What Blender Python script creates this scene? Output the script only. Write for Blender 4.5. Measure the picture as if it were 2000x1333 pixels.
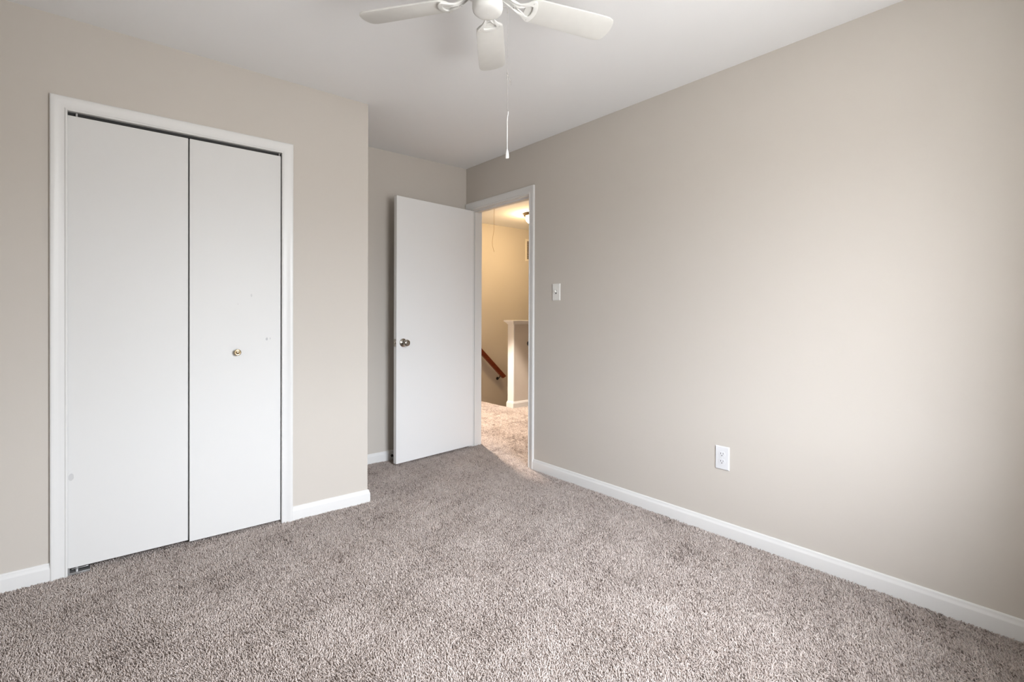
import bpy, bmesh, math, random
import numpy as np
from mathutils import Vector, Matrix

for o in list(bpy.data.objects):
    bpy.data.objects.remove(o, do_unlink=True)
scene = bpy.context.scene
C = scene.collection
PI = math.pi
random.seed(7)
rng = np.random.default_rng(7)

# ------------------------------------------------------------------ room numbers (metres)
H = 2.44                      # ceiling height
XL, YB = -2.96, -3.74         # left wall, wall behind the camera
YC = -0.645                   # wall with the closet
XC = -1.239                   # outer corner of the closet wall
YF = 0.0895                   # far wall of the entry alcove
WT = 0.115                    # wall thickness
BT = 0.34                     # thick outer wall: window set in a deep reveal
HY = 2.09                     # far wall of the hall and stairwell
HX = 3.2                      # hall end
NOSE = 1.45                   # edge of the landing above the stairs
WX0, WX1, WZ0, WZ1 = -1.80, -0.84, 0.72, 2.05   # window opening

# ------------------------------------------------------------------ camera
cam_d = bpy.data.cameras.new('camera')
cam = bpy.data.objects.new('camera', cam_d)
C.objects.link(cam)
F_PX = 979.02
cam_d.sensor_width = 36.0
cam_d.lens = F_PX / 2000 * 36.0
cam_d.shift_y = -45.34 / 2000
cam_d.clip_start = 0.02
yaw, pitch, roll = 0.69753, -0.00493, 0.00383
fwd = Vector((math.sin(yaw) * math.cos(pitch), math.cos(yaw) * math.cos(pitch), math.sin(pitch)))
rt = Vector((math.cos(yaw), -math.sin(yaw), 0))
up = rt.cross(fwd)
r2 = rt * math.cos(roll) + up * math.sin(roll)
u2 = -rt * math.sin(roll) + up * math.cos(roll)
M = Matrix((r2, u2, -fwd)).transposed().to_4x4()
M.translation = Vector((-2.5405, -3.5799, 1.1468))
cam.matrix_world = M
scene.camera = cam

# ------------------------------------------------------------------ view
vs = scene.view_settings
vs.view_transform = 'Standard'
vs.look = 'None'
vs.gamma = 1
vs.use_curve_mapping = False
vs.exposure = 0.0

# ------------------------------------------------------------------ overcast sky
SKY = 67.0
w = bpy.data.worlds.new('overcast_sky')
scene.world = w
w.use_nodes = True
nt = w.node_tree
nt.nodes.clear()
wo = nt.nodes.new('ShaderNodeOutputWorld')
bg = nt.nodes.new('ShaderNodeBackground')
tc = nt.nodes.new('ShaderNodeTexCoord')
sx = nt.nodes.new('ShaderNodeSeparateXYZ')
rp = nt.nodes.new('ShaderNodeValToRGB')
mr = nt.nodes.new('ShaderNodeMapRange')
mr.inputs['From Min'].default_value = -1
mr.inputs['From Max'].default_value = 1
nt.links.new(tc.outputs['Generated'], sx.inputs[0])
nt.links.new(sx.outputs['Z'], mr.inputs['Value'])
nt.links.new(mr.outputs[0], rp.inputs[0])
cr = rp.color_ramp
cr.elements[0].position = 0.0
cr.elements[0].color = (.21, .21, .205, 1)
cr.elements[1].position = 1.0
cr.elements[1].color = (.74, .785, .855, 1)
for p, c in ((.49, (.215, .215, .215, 1)), (.505, (.225, .23, .235, 1)), (.54, (.38, .405, .435, 1)), (.70, (.72, .76, .825, 1))):
    e = cr.elements.new(p)
    e.color = c
nt.links.new(rp.outputs[0], bg.inputs['Color'])
bg.inputs['Strength'].default_value = SKY
nt.links.new(bg.outputs[0], wo.inputs[0])

# window portal: only guides sampling of the sky through the opening
pl = bpy.data.lights.new('window_portal', 'AREA')
pl.shape = 'RECTANGLE'
pl.size = WX1 - WX0
pl.size_y = WZ1 - WZ0
pl.cycles.is_portal = True
po = bpy.data.objects.new('window_portal', pl)
po.location = ((WX0 + WX1) / 2, YB - BT - 0.01, (WZ0 + WZ1) / 2)
po.rotation_euler = (PI / 2, 0, 0)      # points to +y
C.objects.link(po)


# ------------------------------------------------------------------ materials
def srgb(r, g, b):
    f = lambda c: (c / 255 / 12.92) if c / 255 <= .04045 else ((c / 255 + .055) / 1.055) ** 2.4
    return (f(r), f(g), f(b), 1)


def mat(name, col, rough=.6, metal=0.0, spec=.5, bump=None, vary=None, emit=None):
    m = bpy.data.materials.new(name)
    m.use_nodes = True
    t = m.node_tree
    b = t.nodes['Principled BSDF']
    b.inputs['Base Color'].default_value = col
    b.inputs['Roughness'].default_value = rough
    b.inputs['Metallic'].default_value = metal
    b.inputs['Specular IOR Level'].default_value = spec
    co = t.nodes.new('ShaderNodeTexCoord')
    if vary:
        n = t.nodes.new('ShaderNodeTexNoise')
        n.inputs['Scale'].default_value = vary[0]
        n.inputs['Detail'].default_value = 4
        t.links.new(co.outputs['Object'], n.inputs['Vector'])
        mx = t.nodes.new('ShaderNodeMixRGB')
        mx.blend_type = 'MULTIPLY'
        mx.inputs[0].default_value = 1
        r = t.nodes.new('ShaderNodeMapRange')
        r.inputs['From Min'].default_value = .3
        r.inputs['From Max'].default_value = .7
        r.inputs['To Min'].default_value = 1 - vary[1]
        r.inputs['To Max'].default_value = 1 + vary[1]
        t.links.new(n.outputs['Fac'], r.inputs['Value'])
        mx.inputs[1].default_value = col
        t.links.new(r.outputs[0], mx.inputs[2])
        t.links.new(mx.outputs[0], b.inputs['Base Color'])
    if bump:
        n = t.nodes.new('ShaderNodeTexNoise')
        n.inputs['Scale'].default_value = bump[0]
        n.inputs['Detail'].default_value = 3
        t.links.new(co.outputs['Object'], n.inputs['Vector'])
        bp = t.nodes.new('ShaderNodeBump')
        bp.inputs['Strength'].default_value = bump[1]
        bp.inputs['Distance'].default_value = bump[2]
        t.links.new(n.outputs['Fac'], bp.inputs['Height'])
        t.links.new(bp.outputs[0], b.inputs['Normal'])
    if emit:
        b.inputs['Emission Color'].default_value = emit[0]
        b.inputs['Emission Strength'].default_value = emit[1]
    return m


M_WALL = mat('taupe_wall_paint', (.575, .535, .485, 1), .75, spec=.25, bump=(260, .10, .001))
M_CEIL = mat('white_ceiling_paint', (.87, .875, .88, 1), .9, spec=.1, bump=(180, .12, .001))
M_TRIM = mat('white_trim_paint', (.73, .725, .71, 1), .35, spec=.4, bump=(60, .04, .001))
M_DOOR = mat('white_door_paint', (.82, .82, .815, 1), .38, spec=.4, bump=(35, .05, .002))
M_NICKEL = mat('satin_nickel', (.42, .39, .345, 1), .2, metal=1)
M_BRASS = mat('pale_brass', (.38, .30, .19, 1), .22, metal=1)
M_DARK = mat('dark_bronze_metal', (.035, .03, .026, 1), .45, metal=.6)
M_TRACK = mat('track_metal_gap_shade', (.02, .02, .019, 1), .6)  # near-black tone puts the shade of the gap above the doors into the track
M_ZINC = mat('zinc_metal', (.55, .55, .55, 1), .35, metal=.8)
M_FAN = mat('white_fan_enamel', (.77, .77, .745, 1), .35, spec=.4)
M_BLADE = mat('off_white_blade', (.69, .685, .655, 1), .5, spec=.35, vary=(30, .015))
M_PLASTIC = mat('white_plastic', (.80, .79, .76, 1), .3, spec=.5)
M_OUTLET = mat('bright_white_plastic', (.70, .705, .72, 1), .4, spec=.5)
M_SLOT = mat('slot_shadow_black', (.03, .03, .03, 1), .7)
M_CORD = mat('grey_string', (.42, .40, .38, 1), .8)
M_WCORD = mat('white_cord', (.86, .85, .82, 1), .6)
M_HCORD = mat('tan_cord', (.42, .30, .19, 1), .8)
M_SHADE = mat('lit_frosted_glass', (.9, .85, .75, 1), .4, emit=((1.0, .70, .35, 1), 112.0))
M_VENT = mat('vent_enamel', (.78, .74, .68, 1), .4)
M_VOID = mat('vent_dark_void', (.09, .06, .045, 1), .9)
M_RUBBER = mat('black_rubber', (.02, .02, .02, 1), .6)


def wood_mat():
    m = mat('red_stained_wood', (.17, .03, .012, 1), .32, spec=.5)
    t = m.node_tree
    b = t.nodes['Principled BSDF']
    co = t.nodes.new('ShaderNodeTexCoord')
    mp = t.nodes.new('ShaderNodeMapping')
    mp.inputs['Scale'].default_value = (6, 90, 90)
    n = t.nodes.new('ShaderNodeTexNoise')
    n.inputs['Scale'].default_value = 1.0
    n.inputs['Detail'].default_value = 5
    r = t.nodes.new('ShaderNodeValToRGB')
    r.color_ramp.elements[0].position = .3
    r.color_ramp.elements[0].color = (.10, .018, .006, 1)
    r.color_ramp.elements[1].position = .75
    r.color_ramp.elements[1].color = (.24, .050, .017, 1)
    t.links.new(co.outputs['Object'], mp.inputs[0])
    t.links.new(mp.outputs[0], n.inputs['Vector'])
    t.links.new(n.outputs['Fac'], r.inputs[0])
    t.links.new(r.outputs[0], b.inputs['Base Color'])
    return m


M_WOOD = wood_mat()


def spots(m, marks, col):
    """small marks with a shape of their own: ellipses in object space (x, z, rx, rz, strength)"""
    t = m.node_tree
    b = t.nodes['Principled BSDF']
    base = b.inputs['Base Color'].default_value[:]
    co = t.nodes.new('ShaderNodeTexCoord')
    nz = t.nodes.new('ShaderNodeTexNoise')
    nz.inputs['Scale'].default_value = 90
    t.links.new(co.outputs['Object'], nz.inputs['Vector'])
    prev = None
    for (x, z, rx, rz, s) in marks:
        sep = t.nodes.new('ShaderNodeSeparateXYZ')
        t.links.new(co.outputs['Object'], sep.inputs[0])
        acc = None
        for ax, c, r in (('X', x, rx), ('Z', z, rz)):
            a = t.nodes.new('ShaderNodeMath'); a.operation = 'SUBTRACT'
            t.links.new(sep.outputs[ax], a.inputs[0]); a.inputs[1].default_value = c
            d = t.nodes.new('ShaderNodeMath'); d.operation = 'DIVIDE'
            t.links.new(a.outputs[0], d.inputs[0]); d.inputs[1].default_value = r
            p = t.nodes.new('ShaderNodeMath'); p.operation = 'MULTIPLY'
            t.links.new(d.outputs[0], p.inputs[0]); t.links.new(d.outputs[0], p.inputs[1])
            if acc is None:
                acc = p
            else:
                q = t.nodes.new('ShaderNodeMath'); q.operation = 'ADD'
                t.links.new(acc.outputs[0], q.inputs[0]); t.links.new(p.outputs[0], q.inputs[1])
                acc = q
        wob = t.nodes.new('ShaderNodeMath'); wob.operation = 'MULTIPLY_ADD'
        t.links.new(nz.outputs['Fac'], wob.inputs[0]); wob.inputs[1].default_value = 1.2
        t.links.new(acc.outputs[0], wob.inputs[2])
        rng_ = t.nodes.new('ShaderNodeMapRange')
        rng_.inputs['From Min'].default_value = 1.3
        rng_.inputs['From Max'].default_value = 1.7
        rng_.inputs['To Min'].default_value = s
        rng_.inputs['To Max'].default_value = 0
        t.links.new(wob.outputs[0], rng_.inputs['Value'])
        mx = t.nodes.new('ShaderNodeMixRGB')
        t.links.new(rng_.outputs[0], mx.inputs[0])
        if prev is None:
            mx.inputs[1].default_value = base
        else:
            t.links.new(prev.outputs[0], mx.inputs[1])
        mx.inputs[2].default_value = col
        prev = mx
    t.links.new(prev.outputs[0], b.inputs['Base Color'])


def carpet_mat(name, attr):
    m = bpy.data.materials.new(name)
    m.use_nodes = True
    t = m.node_tree
    b = t.nodes['Principled BSDF']
    b.inputs['Roughness'].default_value = .95
    b.inputs['Specular IOR Level'].default_value = .1
    r = t.nodes.new('ShaderNodeValToRGB')
    r.color_ramp.elements[0].position = 0
    r.color_ramp.elements[0].color = CARPET_LO
    r.color_ramp.elements[1].position = 1
    r.color_ramp.elements[1].color = CARPET_HI
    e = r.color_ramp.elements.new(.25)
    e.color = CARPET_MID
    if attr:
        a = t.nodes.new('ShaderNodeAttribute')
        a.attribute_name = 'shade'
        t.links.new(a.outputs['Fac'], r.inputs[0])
    else:
        co = t.nodes.new('ShaderNodeTexCoord')
        n = t.nodes.new('ShaderNodeTexNoise')
        n.inputs['Scale'].default_value = 160
        n.inputs['Detail'].default_value = 2
        t.links.new(co.outputs['Object'], n.inputs['Vector'])
        t.links.new(n.outputs['Fac'], r.inputs[0])
    t.links.new(r.outputs[0], b.inputs['Base Color'])
    return m


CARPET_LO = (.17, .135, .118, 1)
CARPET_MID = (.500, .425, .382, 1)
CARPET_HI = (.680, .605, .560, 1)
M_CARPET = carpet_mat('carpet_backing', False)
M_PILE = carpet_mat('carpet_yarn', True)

# ------------------------------------------------------------------ mesh helpers


def add_box(bm, a, b):
    x0, y0, z0 = a
    x1, y1, z1 = b
    v = [bm.verts.new(p) for p in ((x0, y0, z0), (x1, y0, z0), (x1, y1, z0), (x0, y1, z0),
                                   (x0, y0, z1), (x1, y0, z1), (x1, y1, z1), (x0, y1, z1))]
    for f in ((0, 3, 2, 1), (4, 5, 6, 7), (0, 1, 5, 4), (1, 2, 6, 5), (2, 3, 7, 6), (3, 0, 4, 7)):
        bm.faces.new([v[i] for i in f])
    return v


def boxes(*bs):
    bm = bmesh.new()
    for a, b in bs:
        add_box(bm, a, b)
    return bm


def lathe(bm, prof, n=32, mtx=None, cap=True):
    """prof: (radius, height) list around +z, closed at the ends"""
    rings = []
    for r, z in prof:
        if r < 1e-6:
            rings.append([bm.verts.new((0, 0, z))])
        else:
            rings.append([bm.verts.new((r * math.cos(2 * PI * k / n), r * math.sin(2 * PI * k / n), z)) for k in range(n)])
    vs_ = [v for r in rings for v in r]
    for a, b in zip(rings, rings[1:]):
        for k in range(n):
            k2 = (k + 1) % n
            if len(a) == 1 and len(b) == 1:
                continue
            if len(a) == 1:
                bm.faces.new((a[0], b[k2], b[k]))
            elif len(b) == 1:
                bm.faces.new((a[k], a[k2], b[0]))
            else:
                bm.faces.new((a[k], a[k2], b[k2], b[k]))
    if cap:
        if len(rings[0]) > 1:
            bm.faces.new(list(reversed(rings[0])))
        if len(rings[-1]) > 1:
            bm.faces.new(rings[-1])
    if mtx is not None:
        bmesh.ops.transform(bm, matrix=mtx, verts=vs_)
    return vs_


def tube(bm, pts, rad, n=8):
    pts = [Vector(p) for p in pts]
    rads = rad if isinstance(rad, (list, tuple)) else [rad] * len(pts)
    rings = []
    ref = None
    for i, p in enumerate(pts):
        d = (pts[min(i + 1, len(pts) - 1)] - pts[max(i - 1, 0)]).normalized()
        if ref is None:
            ref = Vector((0, 0, 1)) if abs(d.z) < .9 else Vector((1, 0, 0))
        s = d.cross(ref).normalized()
        t = s.cross(d).normalized()
        ref = t
        rings.append([bm.verts.new(p + (s * math.cos(2 * PI * k / n) + t * math.sin(2 * PI * k / n)) * rads[i]) for k in range(n)])
    for a, b in zip(rings, rings[1:]):
        for k in range(n):
            bm.faces.new((a[k], a[(k + 1) % n], b[(k + 1) % n], b[k]))
    bm.faces.new(list(reversed(rings[0])))
    bm.faces.new(rings[-1])


def obj(name, bm, m, parent=None, smooth=False, bevel=0.0, bseg=2, angle=35):
    bmesh.ops.recalc_face_normals(bm, faces=bm.faces[:])
    me = bpy.data.meshes.new(name)
    bm.to_mesh(me)
    bm.free()
    me.materials.append(m)
    o = bpy.data.objects.new(name, me)
    C.objects.link(o)
    if parent:
        o.parent = parent
    if smooth or bevel:
        me.shade_smooth()
        me.set_sharp_from_angle(angle=math.radians(angle))
    if bevel:
        md = o.modifiers.new('soft_edges', 'BEVEL')
        md.width = bevel
        md.segments = bseg
        md.limit_method = 'ANGLE'
        md.angle_limit = math.radians(40)
        md.harden_normals = False
    return o


def tag(o, label, cat, group=None, kind=None):
    o['label'] = label
    o['category'] = cat
    if group:
        o['group'] = group
    if kind:
        o['kind'] = kind
    return o


def empty(name, label, cat, loc=(0, 0, 0), kind=None):
    o = bpy.data.objects.new(name, None)
    o.empty_display_size = .05
    o.location = loc
    C.objects.link(o)
    return tag(o, label, cat, kind=kind)


def struct(name, bm, m, label, cat, **k):
    return tag(obj(name, bm, m, **k), label, cat, kind='structure')


# ------------------------------------------------------------------ shell
CARP = -0.012           # backing lies below the tips of the pile (z = 0)
struct('floor', boxes(((XL - .1, YB - .1, CARP - .1), (WT, YF, CARP)), ((WT, YB - .1, CARP - .1), (NOSE, HY, CARP)),
                      ((NOSE, YB - .1, CARP - .1), (HX, 1.165, CARP))),
       M_CARPET, 'mauve grey carpeted floor of bedroom and hall', 'floor')
struct('ceiling', boxes(((XL - .1, YB - .1, H), (HX + .1, HY + .1, H + .1))), M_CEIL,
       'flat white painted ceiling above the fan', 'ceiling')

# right wall with the doorway (clear opening DY0..DY1, to DZ)
DY0, DY1, DZ = -0.7475, 0.017, 2.062
J = 0.018
struct('wall_right', boxes(((0, YB, CARP), (WT, DY0 - J, H)), ((0, DY0 - J, DZ + J), (WT, DY1 + J, H)), ((0, DY1 + J, CARP), (WT, YF + WT, H))),
       M_WALL, 'long bare taupe wall right of the open doorway', 'wall')
struct('wall_far', boxes(((XC - WT, YF, CARP), (0, YF + WT, H))), M_WALL,
       'short taupe wall behind the open white door', 'wall')
struct('wall_alcove', boxes(((XC - WT, YC + WT, CARP), (XC, YF, H))), M_WALL,
       'taupe return wall between closet corner and the far wall', 'wall')
CX0, CX1, CZ = -2.622, -1.739, 2.035     # closet opening
struct('wall_closet', boxes(((XL, YC, CARP), (CX0 - .004, YC + WT, H)), ((CX0 - .004, YC, CZ + .004), (CX1 + .004, YC + WT, H)),
                            ((CX1 + .004, YC, CARP), (XC, YC + WT, H))),
       M_WALL, 'taupe wall around the white closet doors', 'wall')
struct('wall_closet_back', boxes(((XL, YF - .02, CARP), (XC - WT, YF + .05, H))), M_WALL,
       'back wall inside the dark closet', 'wall')
struct('wall_left', boxes(((XL - WT, YB, CARP), (XL, YF + .05, H))), M_WALL,
       'taupe side wall left of the closet', 'wall')
struct('wall_back', boxes(((XL - WT, YB - BT, CARP), (WX0, YB, H)), ((WX1, YB - BT, CARP), (WT, YB, H)),
                          ((WX0, YB - BT, CARP), (WX1, YB, WZ0)), ((WX0, YB - BT, WZ1), (WX1, YB, H))),
       M_WALL, 'taupe wall with the window behind the viewer', 'wall')
# hall
struct('wall_hall_far', boxes(((WT - .02, HY, -2.4), (HX, HY + .1, H))), M_WALL,
       'hall wall above the stairs with the wooden handrail', 'wall')
struct('wall_hall_end', boxes(((HX, YB, -2.4), (HX + .1, HY + .1, H))), M_WALL, 'end wall of the hall past the stairs', 'wall')
struct('wall_hall_side', boxes(((0, YF + WT, CARP), (WT, HY, H))), M_WALL, 'hall wall beside the doorway towards the stairs', 'wall')
struct('wall_hall_near', boxes(((WT, YB - .1, CARP), (HX, YB, H))), M_WALL, 'hall wall at the near end of the hall', 'wall')
struct('wall_stair_lower', boxes(((NOSE, 1.168, -2.5), (HX, 1.279, CARP - .1)), ((NOSE - .1, 1.168, -2.5), (NOSE, HY + .1, CARP - .1))), M_WALL,
       'stairwell wall below the low half wall', 'wall')
struct('floor_lower', boxes(((NOSE - .1, 1.1, -2.6), (HX + .1, HY + .1, -2.4))), M_CARPET, 'floor at the foot of the stairs', 'floor')
st = bmesh.new()
for k in range(9):
    add_box(st, (NOSE + .24 * k, 1.30, -2.4), (NOSE + .24 * (k + 1), HY, -.19 * (k + 1)))
struct('floor_stairs', st, M_CARPET, 'carpeted stair flight going down beside the hall wall', 'stairs')

# ------------------------------------------------------------------ mouldings
CASING = [(0, 0), (0, .0085), (.003, .0105), (.007, .0105), (.010, .008), (.020, .009), (.032, .0115), (.040, .0145),
          (.047, .016), (.053, .016), (.0573, .0135), (.0573, 0)]


def casing(u0, u1, zt, put, z0=-.012):
    """profile swept up, across and down with mitred corners; put(u, z, t) -> xyz"""
    bm = bmesh.new()
    rows = []
    for wd, t in CASING:
        rows.append([bm.verts.new(put(*q)) for q in ((u0 - wd, z0, t), (u0 - wd, zt + wd, t), (u1 + wd, zt + wd, t), (u1 + wd, z0, t))])
    n = len(rows)
    for i in range(n):
        a, b = rows[i], rows[(i + 1) % n]
        for k in range(3):
            bm.faces.new((a[k], a[k + 1], b[k + 1], b[k]))
    bm.faces.new([r[0] for r in rows])
    bm.faces.new([r[3] for r in reversed(rows)])
    return bm


struct('trim_1', casing(CX0, CX1, CZ, lambda u, z, t: (u, YC - t, z)), M_TRIM,
       'white moulded casing framing the closet doors', 'door trim', smooth=True, angle=20)
struct('trim_2', casing(DY0 - .005, DY1 + .005, DZ + .005, lambda u, z, t: (-t, u, z)), M_TRIM,
       'white moulded casing framing the open doorway', 'door trim', smooth=True, angle=20)
struct('trim_3', casing(DY0 - .005, DY1 + .005, DZ + .005, lambda u, z, t: (WT + t, u, z)), M_TRIM,
       'white casing on the hall side of the doorway', 'door trim', smooth=True, angle=20)
# closet jamb lining
struct('trim_4', boxes(((CX0 - .004, YC + .001, -.012), (CX0 - .001, YC + WT, CZ + .004)), ((CX1 + .001, YC + .001, -.012), (CX1 + .004, YC + WT, CZ + .004)),
                       ((CX0 - .004, YC + .001, CZ + .001), (CX1 + .004, YC + WT, CZ + .004))),
       M_TRIM, 'white jamb lining inside the closet opening', 'door trim')
# doorway jambs with stops
jb = boxes(((0, DY0 - J, -.012), (WT, DY0, DZ)), ((0, DY1, -.012), (WT, DY1 + J, DZ)), ((0, DY0 - J, DZ), (WT, DY1 + J, DZ + J)))
add_box(jb, (.038, DY0, -.012), (.072, DY0 + .011, DZ))
add_box(jb, (.038, DY1 - .011, -.012), (.072, DY1, DZ))
add_box(jb, (.038, DY0 + .011, DZ - .011), (.072, DY1 - .011, DZ))
jo = struct('trim_5', jb, M_TRIM, 'white jamb and stop lining the open doorway', 'door frame')
sp = boxes(((.002, DY0 - .0005, .905), (.034, DY0 + .0015, .962)))
lip = bmesh.new()
lathe(lip, [(0, -.0012), (.0165, -.0012), (.0165, .0012), (0, .0012)], 24,
      Matrix.Translation((-.004, DY0 + .0005, .934)) @ Matrix.Rotation(PI / 2, 4, 'X') @ Matrix.Diagonal((.75, 1.0, 1, 1)))
lm = bpy.data.meshes.new('t')
lip.to_mesh(lm)
sp.from_mesh(lm)
lip.free()
o = obj('strike_plate', sp, M_DARK, jo)
o['label'] = 'dark metal strike plate on the latch side of the doorway'

BASE = [(0, -.013), (.013, -.013), (.013, .046), (.0122, .050), (.0095, .055), (.0080, .060), (.0070, .066), (.0045, .0700), (0, .0703)]


def baseboard(name, p, q, m0, m1, label):
    """runs p->q with the room on its right; m0/m1 mitre slope at the ends (0 square, +1 outside corner, -1 inside corner)"""
    p, q = Vector(p), Vector(q)
    d = (q - p).normalized()
    nrm = Vector((d.y, -d.x))
    bm = bmesh.new()
    A = []
    B = []
    for t, z in BASE:
        a = p + nrm * t - d * t * m0
        b = q + nrm * t + d * t * m1
        A.append(bm.verts.new((a.x, a.y, z)))
        B.append(bm.verts.new((b.x, b.y, z)))
    n = len(BASE)
    for i in range(n):
        j = (i + 1) % n
        bm.faces.new((A[i], A[j], B[j], B[i]))
    bm.faces.new(A)
    bm.faces.new(list(reversed(B)))
    return struct(name, bm, M_TRIM, label, 'baseboard', smooth=True, angle=20)


baseboard('baseboard_closet_left', (XL, YC), (CX0 - .0573, YC), -1, 0, 'white baseboard left of the closet casing')
baseboard('baseboard_closet_right', (CX1 + .0573, YC), (XC, YC), 0, 1, 'short white baseboard between closet casing and wall corner')
baseboard('baseboard_alcove', (XC, YC), (XC, YF), 1, -1, 'white baseboard around the closet corner into the alcove')
baseboard('baseboard_far', (XC, YF), (0, YF), -1, -1, 'white baseboard on the wall behind the open door')
baseboard('baseboard_right', (0, DY0 - .0623), (0, YB), 0, -1, 'long white baseboard along the bare right wall')
baseboard('baseboard_back', (0, YB), (XL, YB), -1, -1, 'white baseboard under the window behind the viewer')
baseboard('baseboard_left', (XL, YB), (XL, YC), -1, -1, 'white baseboard on the side wall left of the closet')

# ------------------------------------------------------------------ window behind the viewer
wroot = empty('window_1', 'white sash window in the wall behind the viewer', 'window', ((WX0 + WX1) / 2, YB, WZ0), 'structure')
hw, hh = (WX1 - WX0) / 2, WZ1 - WZ0
y0, y1 = -BT, -BT + .06
obj('window_frame', boxes(((-hw, y0, 0), (-hw + .03, y1, hh)), ((hw - .03, y0, 0), (hw, y1, hh)),
                          ((-hw + .03, y0, hh - .03), (hw - .03, y1, hh)), ((-hw + .03, y0, 0), (hw - .03, y1, .03)),
                          ((-hw + .03, y0 + .01, hh / 2 - .02), (hw - .03, y1 - .01, hh / 2 + .02))), M_TRIM, wroot)
obj('window_sill', boxes(((-hw - .05, -.02, -.03), (hw + .05, .05, 0))), M_TRIM, wroot, bevel=.004)

# ------------------------------------------------------------------ closet bifold door
bif = empty('door_2', 'white flush bifold closet door of two panels', 'closet door', (CX0, YC, 0), 'structure')


def bpart(name, bm, m, **k):
    o = obj(name, bm, m, bif, **k)
    return o


PY0, PY1 = .003, .037
M_LEFT = mat('closet_panel_paint', (.70, .695, .68, 1), .48, spec=.3, bump=(28, .06, .002))
spots(M_LEFT, [(.011, .425, .009, .018, .55)], (.47, .47, .47, 1))
M_RIGHT = mat('closet_panel_paint_scuffed', (.70, .695, .68, 1), .48, spec=.3, bump=(28, .06, .002))
spots(M_RIGHT, [(.355, 1.014, .006, .008, .8), (.372, 1.016, .003, .006, .6), (.279, 1.247, .004, .009, .45), (.215, 1.20, .004, .004, .25)],
      (.45, .45, .46, 1))
lp = bpart('door_panel', boxes(((-.0005, PY0, .022), (.4475, PY1, 2.018))), M_LEFT, bevel=.0012)
rp_ = boxes(((0, PY0, .012), (.4255, PY1, 2.018)))
rpo = bpart('door_panel', rp_, M_RIGHT, bevel=.0012)
rpo.location = (.4535, 0, 0)
kb = bmesh.new()
lathe(kb, [(0, 0), (.0125, 0), (.0125, .0015), (.009, .004), (.0075, .010), (.010, .014), (.0145, .017), (.0168, .021), (.0168, .024),
           (.0150, .0268), (.0125, .0272), (.0105, .0255), (.0085, .0262), (.004, .0278), (0, .0282)], 36, Matrix.Rotation(PI / 2, 4, 'X'))
k_ = obj('knob', kb, M_BRASS, rpo, smooth=True, angle=60)
k_.location = (.2095, PY0, .948)
k_['label'] = 'small round brass knob'
bpart('track', boxes(((.001, .020, 2.025), (CX1 - CX0 - .001, .036, 2.0355))), M_TRACK)
for px in (.030, .873):
    pn = bmesh.new()
    lathe(pn, [(0, 2.014), (.0042, 2.014), (.0042, 2.034), (0, 2.034)], 12)
    pv = bpart('pivot_pin', pn, M_ZINC, smooth=True)
    pv.location = (px, .012, 0)
br = boxes(((.001, -.010, -.004), (.075, .045, .004)), ((.001, -.002, .004), (.006, .040, .026)))
add_box(br, (.012, .004, .0145), (.070, .010, .0175))
lathe(br, [(0, .003), (.006, .003), (.006, .028), (0, .028)], 12, Matrix.Translation((.030, .012, 0)))
bo = bpart('pivot_bracket', br, M_ZINC, bevel=.0006)
bo['label'] = 'metal floor bracket under the left panel'

# ------------------------------------------------------------------ open room door
DL, DT = .780, .035
door = empty('door_1', 'open white flush slab door swung against the far wall', 'door', (-.004, DY1 - .002, 0), 'structure')
door.rotation_euler = (0, 0, math.radians(6.8))
slab = obj('door_slab', boxes(((-DL, -DT, .014), (-.002, 0, 2.052))), M_DOOR, door, bevel=.0012)
KX, KZ = -DL + .060, .934
for side, y0, ang in ((1, -DT, PI / 2), (-1, 0, -PI / 2)):
    rs = bmesh.new()
    lathe(rs, [(0, 0), (.0325, 0), (.0325, .003), (.030, .0055), (.024, .0068), (.021, .0105), (.0165, .012), (.012, .013), (0, .013)], 36,
          Matrix.Rotation(ang, 4, 'X'))
    ro = obj('door_knob', rs, M_NICKEL, door, smooth=True, angle=50)
    ro.location = (KX, y0, KZ)
    ro['label'] = 'brushed nickel door knob with round rose'
    gb = bmesh.new()
    lathe(gb, [(0, .010), (.011, .010), (.0105, .024), (.014, .030), (.021, .034), (.0255, .041), (.0265, .049), (.025, .056), (.0205, .0605),
               (.013, .0625), (.0115, .0605), (0, .0605)], 36, Matrix.Rotation(ang, 4, 'X'))
    gp = obj('grip', gb, M_NICKEL, ro, smooth=True, angle=50)
    tb = bmesh.new()
    lathe(tb, [(0, .0600), (.0085, .0600), (.0085, .0625), (0, .0630)], 20, Matrix.Rotation(ang, 4, 'X'))
    add_box(tb, (-.0012, -.0640 if side > 0 else .0600, -.006), (.0012, -.0600 if side > 0 else .0640, .006))
    obj('turn_button', tb, M_NICKEL, ro, smooth=True)
lt = boxes(((-DL - .0015, -DT / 2 - .0125, KZ - .0285), (-DL + .001, -DT / 2 + .0125, KZ + .0285)))
add_box(lt, (-DL - .011, -DT / 2 - .007, KZ - .008), (-DL, -DT / 2 + .006, KZ + .008))
obj('latch', lt, M_NICKEL, door, bevel=.0008)
for hz in (.22, 1.03, 1.84):
    hb_ = bmesh.new()
    lathe(hb_, [(0, hz - .045), (.006, hz - .045), (.006, hz + .045), (0, hz + .045)], 14, Matrix.Translation((.0, .004, 0)))
    add_box(hb_, (-.0025, -.030, hz - .044), (-.0005, .002, hz + .044))
    obj('hinge', hb_, M_NICKEL, door, smooth=True)

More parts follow.
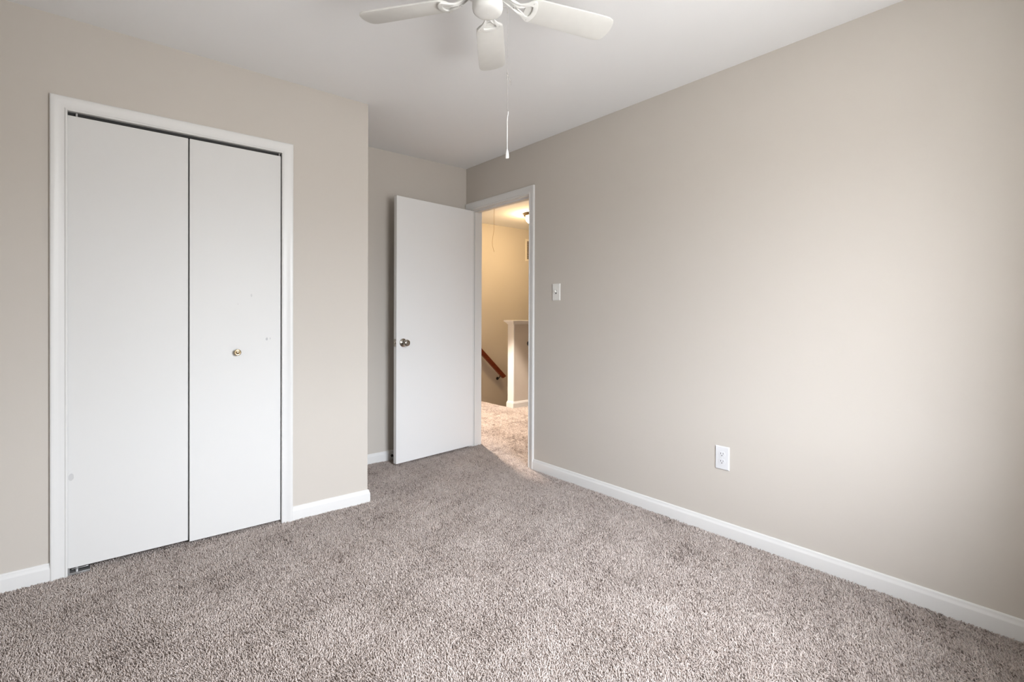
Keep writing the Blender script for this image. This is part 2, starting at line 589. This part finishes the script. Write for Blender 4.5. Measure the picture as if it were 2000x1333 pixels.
# rubber tipped door stop on the baseboard behind the door
ds = empty('door_stop', 'small dark door stop on the baseboard behind the open door', 'door stop', (-.715, YF - .013, .030))
sb = bmesh.new()
lathe(sb, [(0, 0), (.011, 0), (.011, .003), (.005, .006), (.0045, .040), (0, .040)], 16, Matrix.Rotation(PI / 2, 4, 'X'))
obj('rod', sb, M_DARK, ds, smooth=True)
sb = bmesh.new()
lathe(sb, [(0, .036), (.0075, .036), (.0085, .040), (.0085, .050), (.0065, .053), (0, .053)], 16, Matrix.Rotation(PI / 2, 4, 'X'))
obj('tip', sb, M_RUBBER, ds, smooth=True)

# ------------------------------------------------------------------ ceiling fan
HX0, HY0, ZB = -1.4835, -2.1795, 2.25
fan = empty('ceiling_fan', 'white five-blade ceiling fan mounted close to the ceiling', 'ceiling fan', (HX0, HY0, H))
dz = lambda z: z - H
f = bmesh.new()
lathe(f, [(0, 0), (.078, 0), (.078, -.012), (.070, -.030), (.060, -.040), (0, -.040)], 40)
obj('canopy', f, M_FAN, fan, smooth=True)
f = bmesh.new()
lathe(f, [(0, -.036), (.055, -.036), (.085, -.045), (.108, -.060), (.114, -.075), (.114, -.130), (.108, -.145), (.090, -.158), (.070, -.162), (0, -.162)], 48)
obj('motor_housing', f, M_FAN, fan, smooth=True)
f = bmesh.new()
zc = dz(2.197)
lathe(f, [(0, -.160), (.046, -.160), (.050, zc + .045), (.0535, zc + .040), (.0535, zc + .020), (.051, zc + .010), (.045, zc + .004), (.034, zc + .0008),
          (.020, zc), (.0025, zc), (.002, zc - .0012), (0, zc - .0014)], 48)
obj('switch_housing', f, M_FAN, fan, smooth=True)


def outline_solid(outer, holes, thick):
    """extruded flat outline with openings, built as a filled 2D curve and turned into a mesh"""
    cu = bpy.data.curves.new('o', 'CURVE')
    cu.dimensions = '2D'
    cu.fill_mode = 'BOTH'
    cu.extrude = thick / 2
    cu.bevel_depth = .0009
    cu.bevel_resolution = 1
    for pts in [outer] + holes:
        s = cu.splines.new('POLY')
        s.points.add(len(pts) - 1)
        for q, p in zip(s.points, pts):
            q.co = (p[0], p[1], 0, 1)
        s.use_cyclic_u = True
    tmp = bpy.data.objects.new('o', cu)
    C.objects.link(tmp)
    dg = bpy.context.evaluated_depsgraph_get()
    me = bpy.data.meshes.new_from_object(tmp.evaluated_get(dg))
    bpy.data.objects.remove(tmp)
    bpy.data.curves.remove(cu)
    bm = bmesh.new()
    bm.from_mesh(me)
    bpy.data.meshes.remove(me)
    bmesh.ops.remove_doubles(bm, verts=bm.verts[:], dist=1e-5)
    return bm


def smooth_pts(pts, n=6):
    out = []
    N = len(pts)
    for i in range(N):
        p0, p1, p2, p3 = (Vector(pts[(i + k - 1) % N]) for k in range(4))
        for j in range(n):
            t = j / n
            out.append(.5 * ((2 * p1) + (p2 - p0) * t + (2 * p0 - 5 * p1 + 4 * p2 - p3) * t * t + (3 * p1 - p0 - 3 * p2 + p3) * t ** 3))
    return out


# blade outline along +x from the hub
bl = [(.152, -.030), (.146, -.012), (.146, .012), (.152, .030), (.166, .045), (.185, .051), (.26, .0535), (.36, .056), (.455, .0575), (.482, .054),
      (.496, .043), (.503, .020), (.505, 0), (.503, -.020), (.496, -.043), (.482, -.054), (.455, -.0575), (.36, -.056), (.26, -.0535), (.185, -.051), (.166, -.045)]
bl = [tuple(v) for v in smooth_pts(bl, 4)]
half = [(.060, .013), (.090, .0135), (.110, .017), (.130, .0255), (.148, .0375), (.160, .0475), (.168, .0500), (.176, .0450), (.184, .028), (.188, .010)]
iron_o = [tuple(v) for v in smooth_pts(half + [(x, -y) for x, y in reversed(half)], 4)]
hole_h = [(.116, .0030), (.126, .0075), (.142, .0165), (.156, .0265), (.165, .0270), (.170, .0190), (.1725, .0080)]
hole = [tuple(v) for v in smooth_pts(hole_h + [(x, -y) for x, y in reversed(hole_h)], 4)]
blade_me = iron_me = screw_me = None
for k in range(5):
    az = math.radians(51.3 + 72 * k + (-1.0, 2.2, 0, 0, 3.4)[k])
    R = Matrix.Translation((0, 0, dz(ZB))) @ Matrix.Rotation(az, 4, 'Z') @ Matrix.Rotation(math.radians(-12), 4, 'X')
    if blade_me is None:
        b = obj('blade', outline_solid(bl, [], .004), M_BLADE, fan, smooth=True)
        blade_me = b.data
        im = outline_solid(iron_o, [hole], .0045)
        for v in im.verts:                       # the neck climbs to the motor, edges are dished
            if v.co.x < .125:
                v.co.z += (.125 - v.co.x) ** 1.5 * 1.9
        i_ = obj('blade_iron', im, M_FAN, b, smooth=True)
        iron_me = i_.data
        sm = bmesh.new()
        lathe(sm, [(0, -.0045), (.003, -.004), (.004, -.002), (0, -.002)], 12)
        screw_me = None
    else:
        b = bpy.data.objects.new('blade', blade_me)
        C.objects.link(b)
        b.parent = fan
        i_ = bpy.data.objects.new('blade_iron', iron_me)
        C.objects.link(i_)
        i_.parent = b
    for sx_, sy_ in ((.100, .0), (.164, .037), (.164, -.037)):
        if screw_me is None:
            s_ = obj('screw', sm, M_ZINC, b, smooth=True)
            screw_me = s_.data
        else:
            s_ = bpy.data.objects.new('screw', screw_me)
            C.objects.link(s_)
            s_.parent = b
        s_.location = (sx_, sy_, -.0055)
    b.matrix_local = R @ Matrix.Diagonal((.985 if k != 1 else .958, 1, 1, 1))
    i_.location = (0, 0, -.0065)
    i_.scale = (1, .92, 1)

# pull chain, knotted string and pendant
cxp, cyp = .0535, -.0455
ch = bmesh.new()
tube(ch, [(cxp * .75, cyp * .75, dz(2.222)), (cxp * .95, cyp * .95, dz(2.222)), (cxp, cyp, dz(2.216)), (cxp, cyp, dz(2.20))], .0016, 8)
z = 2.205
while z > 1.996:
    lathe(ch, [(0, -.0011), (.0008, -.0007), (.0011, 0), (.0008, .0007), (0, .0011)], 6, Matrix.Translation((cxp, cyp, dz(z))))
    z -= .0030
tube(ch, [(cxp, cyp, dz(2.20)), (cxp, cyp, dz(1.995))], .0004, 5)
o = obj('pull_chain', ch, M_CORD, fan, smooth=True)
rv = rt
sg = bmesh.new()


def cp(dr, zz, df=0):
    return (cxp + rv.x * dr + fwd.x * df, cyp + rv.y * dr + fwd.y * df, dz(zz))


tube(sg, [cp(0, 1.997), cp(0, 1.93), cp(.0002, 1.861)], .0008, 6)
lathe(sg, [(0, -.004), (.0019, -.002), (.0022, 0), (.0015, .003), (0, .0045)], 10, Matrix.Translation(cp(0, 1.992)))
tube(sg, [cp(0, 1.992), cp(.004, 1.984), cp(.010, 1.972), cp(.0125, 1.958), cp(.013, 1.950)], .0007, 5)
tube(sg, [cp(0, 1.992), cp(.003, 1.980), cp(.007, 1.968), cp(.010, 1.960)], .0007, 5)
tube(sg, [cp(0, 1.992), cp(-.0015, 1.982), cp(-.002, 1.972)], .0006, 5)
o = obj('pull_string', sg, M_CORD, fan, smooth=True)
o['label'] = 'thin grey string knotted to the chain'
wc = bmesh.new()
tube(wc, [cp(.0035, 1.858), cp(.003, 1.850), cp(.0012, 1.842), cp(0, 1.830), cp(0, 1.80), cp(0, 1.722)], .0013, 8)
o = obj('pull_cord', wc, M_WCORD, fan, smooth=True)
pd = bmesh.new()
lathe(pd, [(0, .000), (.0022, -.0005), (.0035, -.006), (.0052, -.014), (.0062, -.021), (.0066, -.027), (.0058, -.031), (.004, -.0315), (.0032, -.028), (0, -.027)],
      20, Matrix.Translation(cp(0, 1.7265)))
o = obj('pull_pendant', pd, M_WCORD, fan, smooth=True, angle=60)
o['label'] = 'white bell-shaped pull at the cord end'

# ------------------------------------------------------------------ light switch and outlet on the right wall
sw = empty('light_switch', 'white toggle light switch plate on the wall beside the doorway', 'light switch', (0, -1.0425, 1.314))


def plate(w_, h_):
    bm = bmesh.new()
    pr = ((0, 0), (.0, .003), (.003, .0055), (.006, .006))
    rings = []
    for ins, t in pr:
        rings.append([bm.verts.new((-t, y, z)) for y, z in ((-w_ / 2 + ins, -h_ / 2 + ins), (w_ / 2 - ins, -h_ / 2 + ins), (w_ / 2 - ins, h_ / 2 - ins), (-w_ / 2 + ins, h_ / 2 - ins))])
    for a, b in zip(rings, rings[1:]):
        for k in range(4):
            bm.faces.new((a[k], a[(k + 1) % 4], b[(k + 1) % 4], b[k]))
    bm.faces.new(rings[-1])
    bm.faces.new(list(reversed(rings[0])))
    return bm


obj('plate', plate(.075, .120), M_PLASTIC, sw)
obj('toggle_slot', boxes(((-.0064, -.0055, -.0125), (-.0058, .0055, .0125))), M_SLOT, sw)
tg = bmesh.new()
add_box(tg, (-.0185, -.0042, -.006), (.0, .0042, .006))
tgo = obj('toggle', tg, M_PLASTIC, sw, bevel=.0012)
tgo.location = (-.004, 0, .001)
tgo.rotation_euler = (0, math.radians(26), 0)
for zz in (-.030, .030):
    s = bmesh.new()
    lathe(s, [(0, 0), (.0034, 0), (.0028, .0012), (0, .0015)], 14, Matrix.Translation((-.006, 0, zz)) @ Matrix.Rotation(-PI / 2, 4, 'Y'))
    obj('screw', s, M_PLASTIC, sw, smooth=True)

ou = empty('wall_outlet', 'white duplex power outlet low on the bare right wall', 'outlet', (0, -2.276, .402))
obj('plate', plate(.076, .122), M_OUTLET, ou)
for zz in (.0195, -.0195):
    bm = bmesh.new()
    pts = []
    for k in range(40):
        a = 2 * PI * k / 40
        pts.append((max(-.0172, min(.0172, .0178 * math.cos(a))), max(-.0142, min(.0142, .0178 * math.sin(a)))))
    lo = [bm.verts.new((-.0055, y, z)) for y, z in pts]
    hi = [bm.verts.new((-.0075, y * .985, z * .985)) for y, z in pts]
    for k in range(40):
        bm.faces.new((lo[k], lo[(k + 1) % 40], hi[(k + 1) % 40], hi[k]))
    bm.faces.new(hi)
    ro = obj('receptacle', bm, M_OUTLET, ou)
    ro.location = (0, 0, zz)
    sl = boxes(((-.0079, .0052, -.0005), (-.0070, .0074, .0078)), ((-.0079, -.0074, .0005), (-.0070, -.0054, .0075)))
    lathe(sl, [(0, .0070), (.0026, .0070), (.0026, .0079), (0, .0079)], 14, Matrix.Translation((0, 0, -.0065)) @ Matrix.Rotation(-PI / 2, 4, 'Y'))
    obj('slots', sl, M_SLOT, ro)
s = bmesh.new()
lathe(s, [(0, .0055), (.0032, .0055), (.0028, .0075), (0, .0078)], 14, Matrix.Rotation(-PI / 2, 4, 'Y'))
obj('screw', s, M_OUTLET, ou, smooth=True)

# ------------------------------------------------------------------ hall: half wall, rail, vent, lamp, cord
HW0, HW1, HWX = 1.168, 1.279, 1.466
hwl = struct('wall_stair', boxes(((HWX + .012, HW0, CARP), (HX, HW1, 1.042))), M_WALL, 'low half wall guarding the stairs beyond the doorway', 'half wall')
obj('end_board', boxes(((HWX, HW0 - .002, -.012), (HWX + .016, HW1 + .002, 1.042))), M_TRIM, hwl, bevel=.0015)
cp_ = bmesh.new()
for (e, za, zb_) in ((.010, 1.036, 1.046), (.016, 1.046, 1.056), (.026, 1.056, 1.066), (.038, 1.066, 1.086)):
    add_box(cp_, (HWX - e, HW0 - e, za), (HX, HW1 + e, zb_))
o = obj('cap_rail', cp_, M_TRIM, hwl, bevel=.002)
bb = bmesh.new()
for (e, za, zb_) in ((.013, -.013, .055), (.008, .055, .066), (.004, .066, .074)):
    add_box(bb, (HWX - e, HW0 - e, za), (HX, HW0 + .001, zb_))
    add_box(bb, (HWX - e, HW0 + .001, za), (HWX + .001, HW1 + e, zb_))
obj('base_moulding', bb, M_TRIM, hwl, bevel=.0015)

rl = empty('handrail', 'red-stained wooden handrail sloping down the stairwell wall', 'handrail', (2.0, HY, .30))
p_lo = Vector((2.015, 2.03, .258))
p_hi = Vector((1.10, 2.03, 1.118))
d = (p_lo - p_hi).normalized()
nrm = Vector((-d.z, 0, d.x))
if nrm.z < 0:
    nrm = -nrm
prof = [(-.019, -.030), (.019, -.030), (.021, -.010), (.024, .010), (.022, .024), (.012, .032), (-.012, .032), (-.022, .024), (-.024, .010), (-.021, -.010)]
rb = bmesh.new()
A = []
B = []
for y, n_ in prof:
    a = p_hi + nrm * n_ + Vector((0, y, 0)) - rl.location
    b = p_lo + nrm * n_ + Vector((0, y, 0)) + d * (n_ * .35) - rl.location
    A.append(rb.verts.new(a))
    B.append(rb.verts.new(b))
for k in range(len(prof)):
    j = (k + 1) % len(prof)
    rb.faces.new((A[k], A[j], B[j], B[k]))
rb.faces.new(A)
rb.faces.new(list(reversed(B)))
obj('rail', rb, M_WOOD, rl, smooth=True, angle=30)
for tt in (.075, 1.0):
    q = p_lo - d * tt - nrm * .030 - rl.location
    k_ = bmesh.new()
    tube(k_, [q, q + Vector((0, .0, -.02)), q + Vector((0, .02, -.042)), q + Vector((0, .058, -.052))], .006, 10)
    lathe(k_, [(0, 0), (.022, 0), (.022, .004), (.010, .008), (0, .008)], 20, Matrix.Translation(q + Vector((0, .060, -.052))) @ Matrix.Rotation(PI / 2, 4, 'X'))
    ko = obj('bracket', k_, M_DARK, rl, smooth=True)

vt = empty('air_vent', 'white return air vent high on the hall wall', 'vent', (2.464, HY, 1.965))
VW, VH = .42, .335
obj('frame', boxes(((0, -.012, 0), (.030, 0, VH)), ((VW - .03, -.012, 0), (VW, 0, VH)), ((.03, -.012, 0), (VW - .03, 0, .030)), ((.03, -.012, VH - .03), (VW - .03, 0, VH))),
    M_VENT, vt, bevel=.002)
obj('backing', boxes(((.03, -.002, .03), (VW - .03, 0, VH - .03))), M_VOID, vt)
sl = bmesh.new()
for k in range(16):
    zz = .036 + k * .0172
    v = add_box(sl, (.03, -.010, -.0006), (VW - .03, .006, .0006))
    bmesh.ops.transform(sl, matrix=Matrix.Translation((0, -.004, zz)) @ Matrix.Rotation(math.radians(40), 4, 'X') @ Matrix.Translation((0, .002, 0)) @ Matrix.Diagonal((1, .5, 1, 1)), verts=v)
obj('slat', sl, M_VENT, vt)

LX, LY = 1.79, 1.125
hl = empty('hall_light', 'lit frosted ceiling light with brass rim in the hall', 'ceiling light', (LX, LY, H))
b_ = bmesh.new()
lathe(b_, [(0, 0), (.150, 0), (.156, -.006), (.150, -.014), (.156, -.022), (.140, -.034), (.0, -.034)], 40)
obj('base', b_, M_BRASS, hl, smooth=True)
b_ = bmesh.new()
lathe(b_, [(.118, -.034), (.128, -.045), (.128, -.065), (.118, -.090), (.095, -.112), (.060, -.126), (.02, -.131), (0, -.131)], 40, cap=False)
obj('shade', b_, M_SHADE, hl, smooth=True)

# recessed downlight above the landing, out of the picture behind the doorway's far side
RX, RY = .34, .68
rd = empty('recessed_downlight', 'small recessed downlight in the hall ceiling behind the far doorway jamb', 'ceiling light', (RX, RY, H))
b_ = bmesh.new()
lathe(b_, [(.048, 0), (.050, -.002), (.072, -.003), (.074, 0)], 32, cap=False)
obj('trim_ring', b_, M_FAN, rd, smooth=True)
sl_ = bpy.data.lights.new('downlight_lamp', 'SPOT')
sl_.energy = 690
sl_.color = (1.0, .85, .72)
sl_.shadow_soft_size = .03
sl_.spot_size = math.radians(78)
sl_.spot_blend = .25
so = bpy.data.objects.new('downlight_lamp', sl_)
so.location = (0, 0, -.012)
so.parent = rd
C.objects.link(so)

ac = empty('attic_pull_cord', 'thin tan pull cord hanging from the hall ceiling', 'pull cord', (1.17, 1.19, H))
q = bmesh.new()
zl = .53
pts = []
for k in range(15):
    t = k / 14
    off = 0 if t < .5 else -.020 * math.sin((t - .5) / .5 * PI * .62) * 1.15
    if t > .82:
        off += (t - .82) * .13
    pts.append((rt.x * off, rt.y * off, -zl * t))
tube(q, pts, .0022, 8)
obj('cord', q, M_HCORD, ac, smooth=True)
q = bmesh.new()
lathe(q, [(0, -.006), (.008, -.005), (.012, 0), (0, 0)], 14)
obj('eyelet', q, M_BRASS, ac, smooth=True)


# ------------------------------------------------------------------ carpet pile: every tuft a small bent yarn
def pile(regions, step):
    P = []
    for (x0, x1, y0, y1) in regions:
        nx, ny = int((x1 - x0) / step), int((y1 - y0) / step)
        gx, gy = np.meshgrid(np.arange(nx) + .5, np.arange(ny) + .5, indexing='ij')
        g = np.stack([gx.ravel(), gy.ravel()], 1) * step + (x0, y0)
        P.append(g)
    P = np.concatenate(P)
    n = len(P)
    P = P + rng.uniform(-.55, .55, (n, 2)) * step

    def lowfreq(seed, comps):
        r = np.random.default_rng(seed)
        s = np.zeros(n)
        for wl, amp in comps:
            for _ in range(5):
                a = r.uniform(0, 2 * PI)
                ph = r.uniform(0, 2 * PI)
                kx, ky = 2 * PI / wl * np.cos(a), 2 * PI / wl * np.sin(a)
                s += amp / 2.2 * np.sin(P[:, 0] * kx + P[:, 1] * ky + ph)
        return s
    lean_dir = lowfreq(3, ((.55, .8), (.16, .7), (.05, .8))) * 1.3 + rng.normal(0, 1.0, n) + 2.2
    lean = np.clip(.55 + .18 * lowfreq(5, ((.35, .8), (.09, .7))) + rng.normal(0, .22, n), .05, 1.15)
    hgt = rng.uniform(.0090, .0135, n)
    rad = rng.uniform(.00165, .0025, n)
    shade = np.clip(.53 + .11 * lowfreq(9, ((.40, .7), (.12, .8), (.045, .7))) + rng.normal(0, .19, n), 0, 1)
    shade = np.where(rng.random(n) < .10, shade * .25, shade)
    dx, dy = np.cos(lean_dir), np.sin(lean_dir)
    verts = np.zeros((n, 10, 3), np.float32)
    tw = rng.uniform(0, 2 * PI, n)
    # three rings of three and a tip: upright foot, bent middle, leaning end
    for j, (t, rr, b) in enumerate(((0.0, .85, 0.0), (.5, 1.0, .30), (.92, .80, .85))):
        cxx = P[:, 0] + dx * np.sin(lean) * hgt * b
        cyy = P[:, 1] + dy * np.sin(lean) * hgt * b
        czz = CARP + hgt * t * np.cos(lean * b)
        for k in range(3):
            a = tw + 2 * PI * k / 3 + j * .5
            verts[:, j * 3 + k, 0] = cxx + np.cos(a) * rad * rr
            verts[:, j * 3 + k, 1] = cyy + np.sin(a) * rad * rr
            verts[:, j * 3 + k, 2] = czz
    verts[:, 9, 0] = P[:, 0] + dx * np.sin(lean) * hgt
    verts[:, 9, 1] = P[:, 1] + dy * np.sin(lean) * hgt
    verts[:, 9, 2] = CARP + hgt * np.cos(lean * .9)
    quads = []
    for j in (0, 1):
        for k in range(3):
            k2 = (k + 1) % 3
            quads.append((j * 3 + k, j * 3 + k2, j * 3 + 3 + k2))
            quads.append((j * 3 + k, j * 3 + 3 + k2, j * 3 + 3 + k))
    for k in range(3):
        quads.append((6 + k, 6 + (k + 1) % 3, 9))
    T = np.array(quads, np.int32)
    idx = (np.arange(n, dtype=np.int32)[:, None, None] * 10 + T[None]).reshape(-1)
    me = bpy.data.meshes.new('carpet_pile')
    me.vertices.add(n * 10)
    me.vertices.foreach_set('co', verts.reshape(-1))
    nf = n * len(T)
    me.loops.add(nf * 3)
    me.loops.foreach_set('vertex_index', idx)
    me.polygons.add(nf)
    me.polygons.foreach_set('loop_start', np.arange(nf, dtype=np.int32) * 3)
    me.update(calc_edges=True)
    me.shade_smooth()
    at = me.attributes.new('shade', 'FLOAT', 'POINT')
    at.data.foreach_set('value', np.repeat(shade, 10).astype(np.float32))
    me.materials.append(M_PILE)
    o = bpy.data.objects.new('carpet_pile', me)
    C.objects.link(o)
    print('tufts', n)
    return tag(o, 'mauve grey cut pile carpet covering bedroom and hall floor', 'carpet', kind='stuff')


e = .012
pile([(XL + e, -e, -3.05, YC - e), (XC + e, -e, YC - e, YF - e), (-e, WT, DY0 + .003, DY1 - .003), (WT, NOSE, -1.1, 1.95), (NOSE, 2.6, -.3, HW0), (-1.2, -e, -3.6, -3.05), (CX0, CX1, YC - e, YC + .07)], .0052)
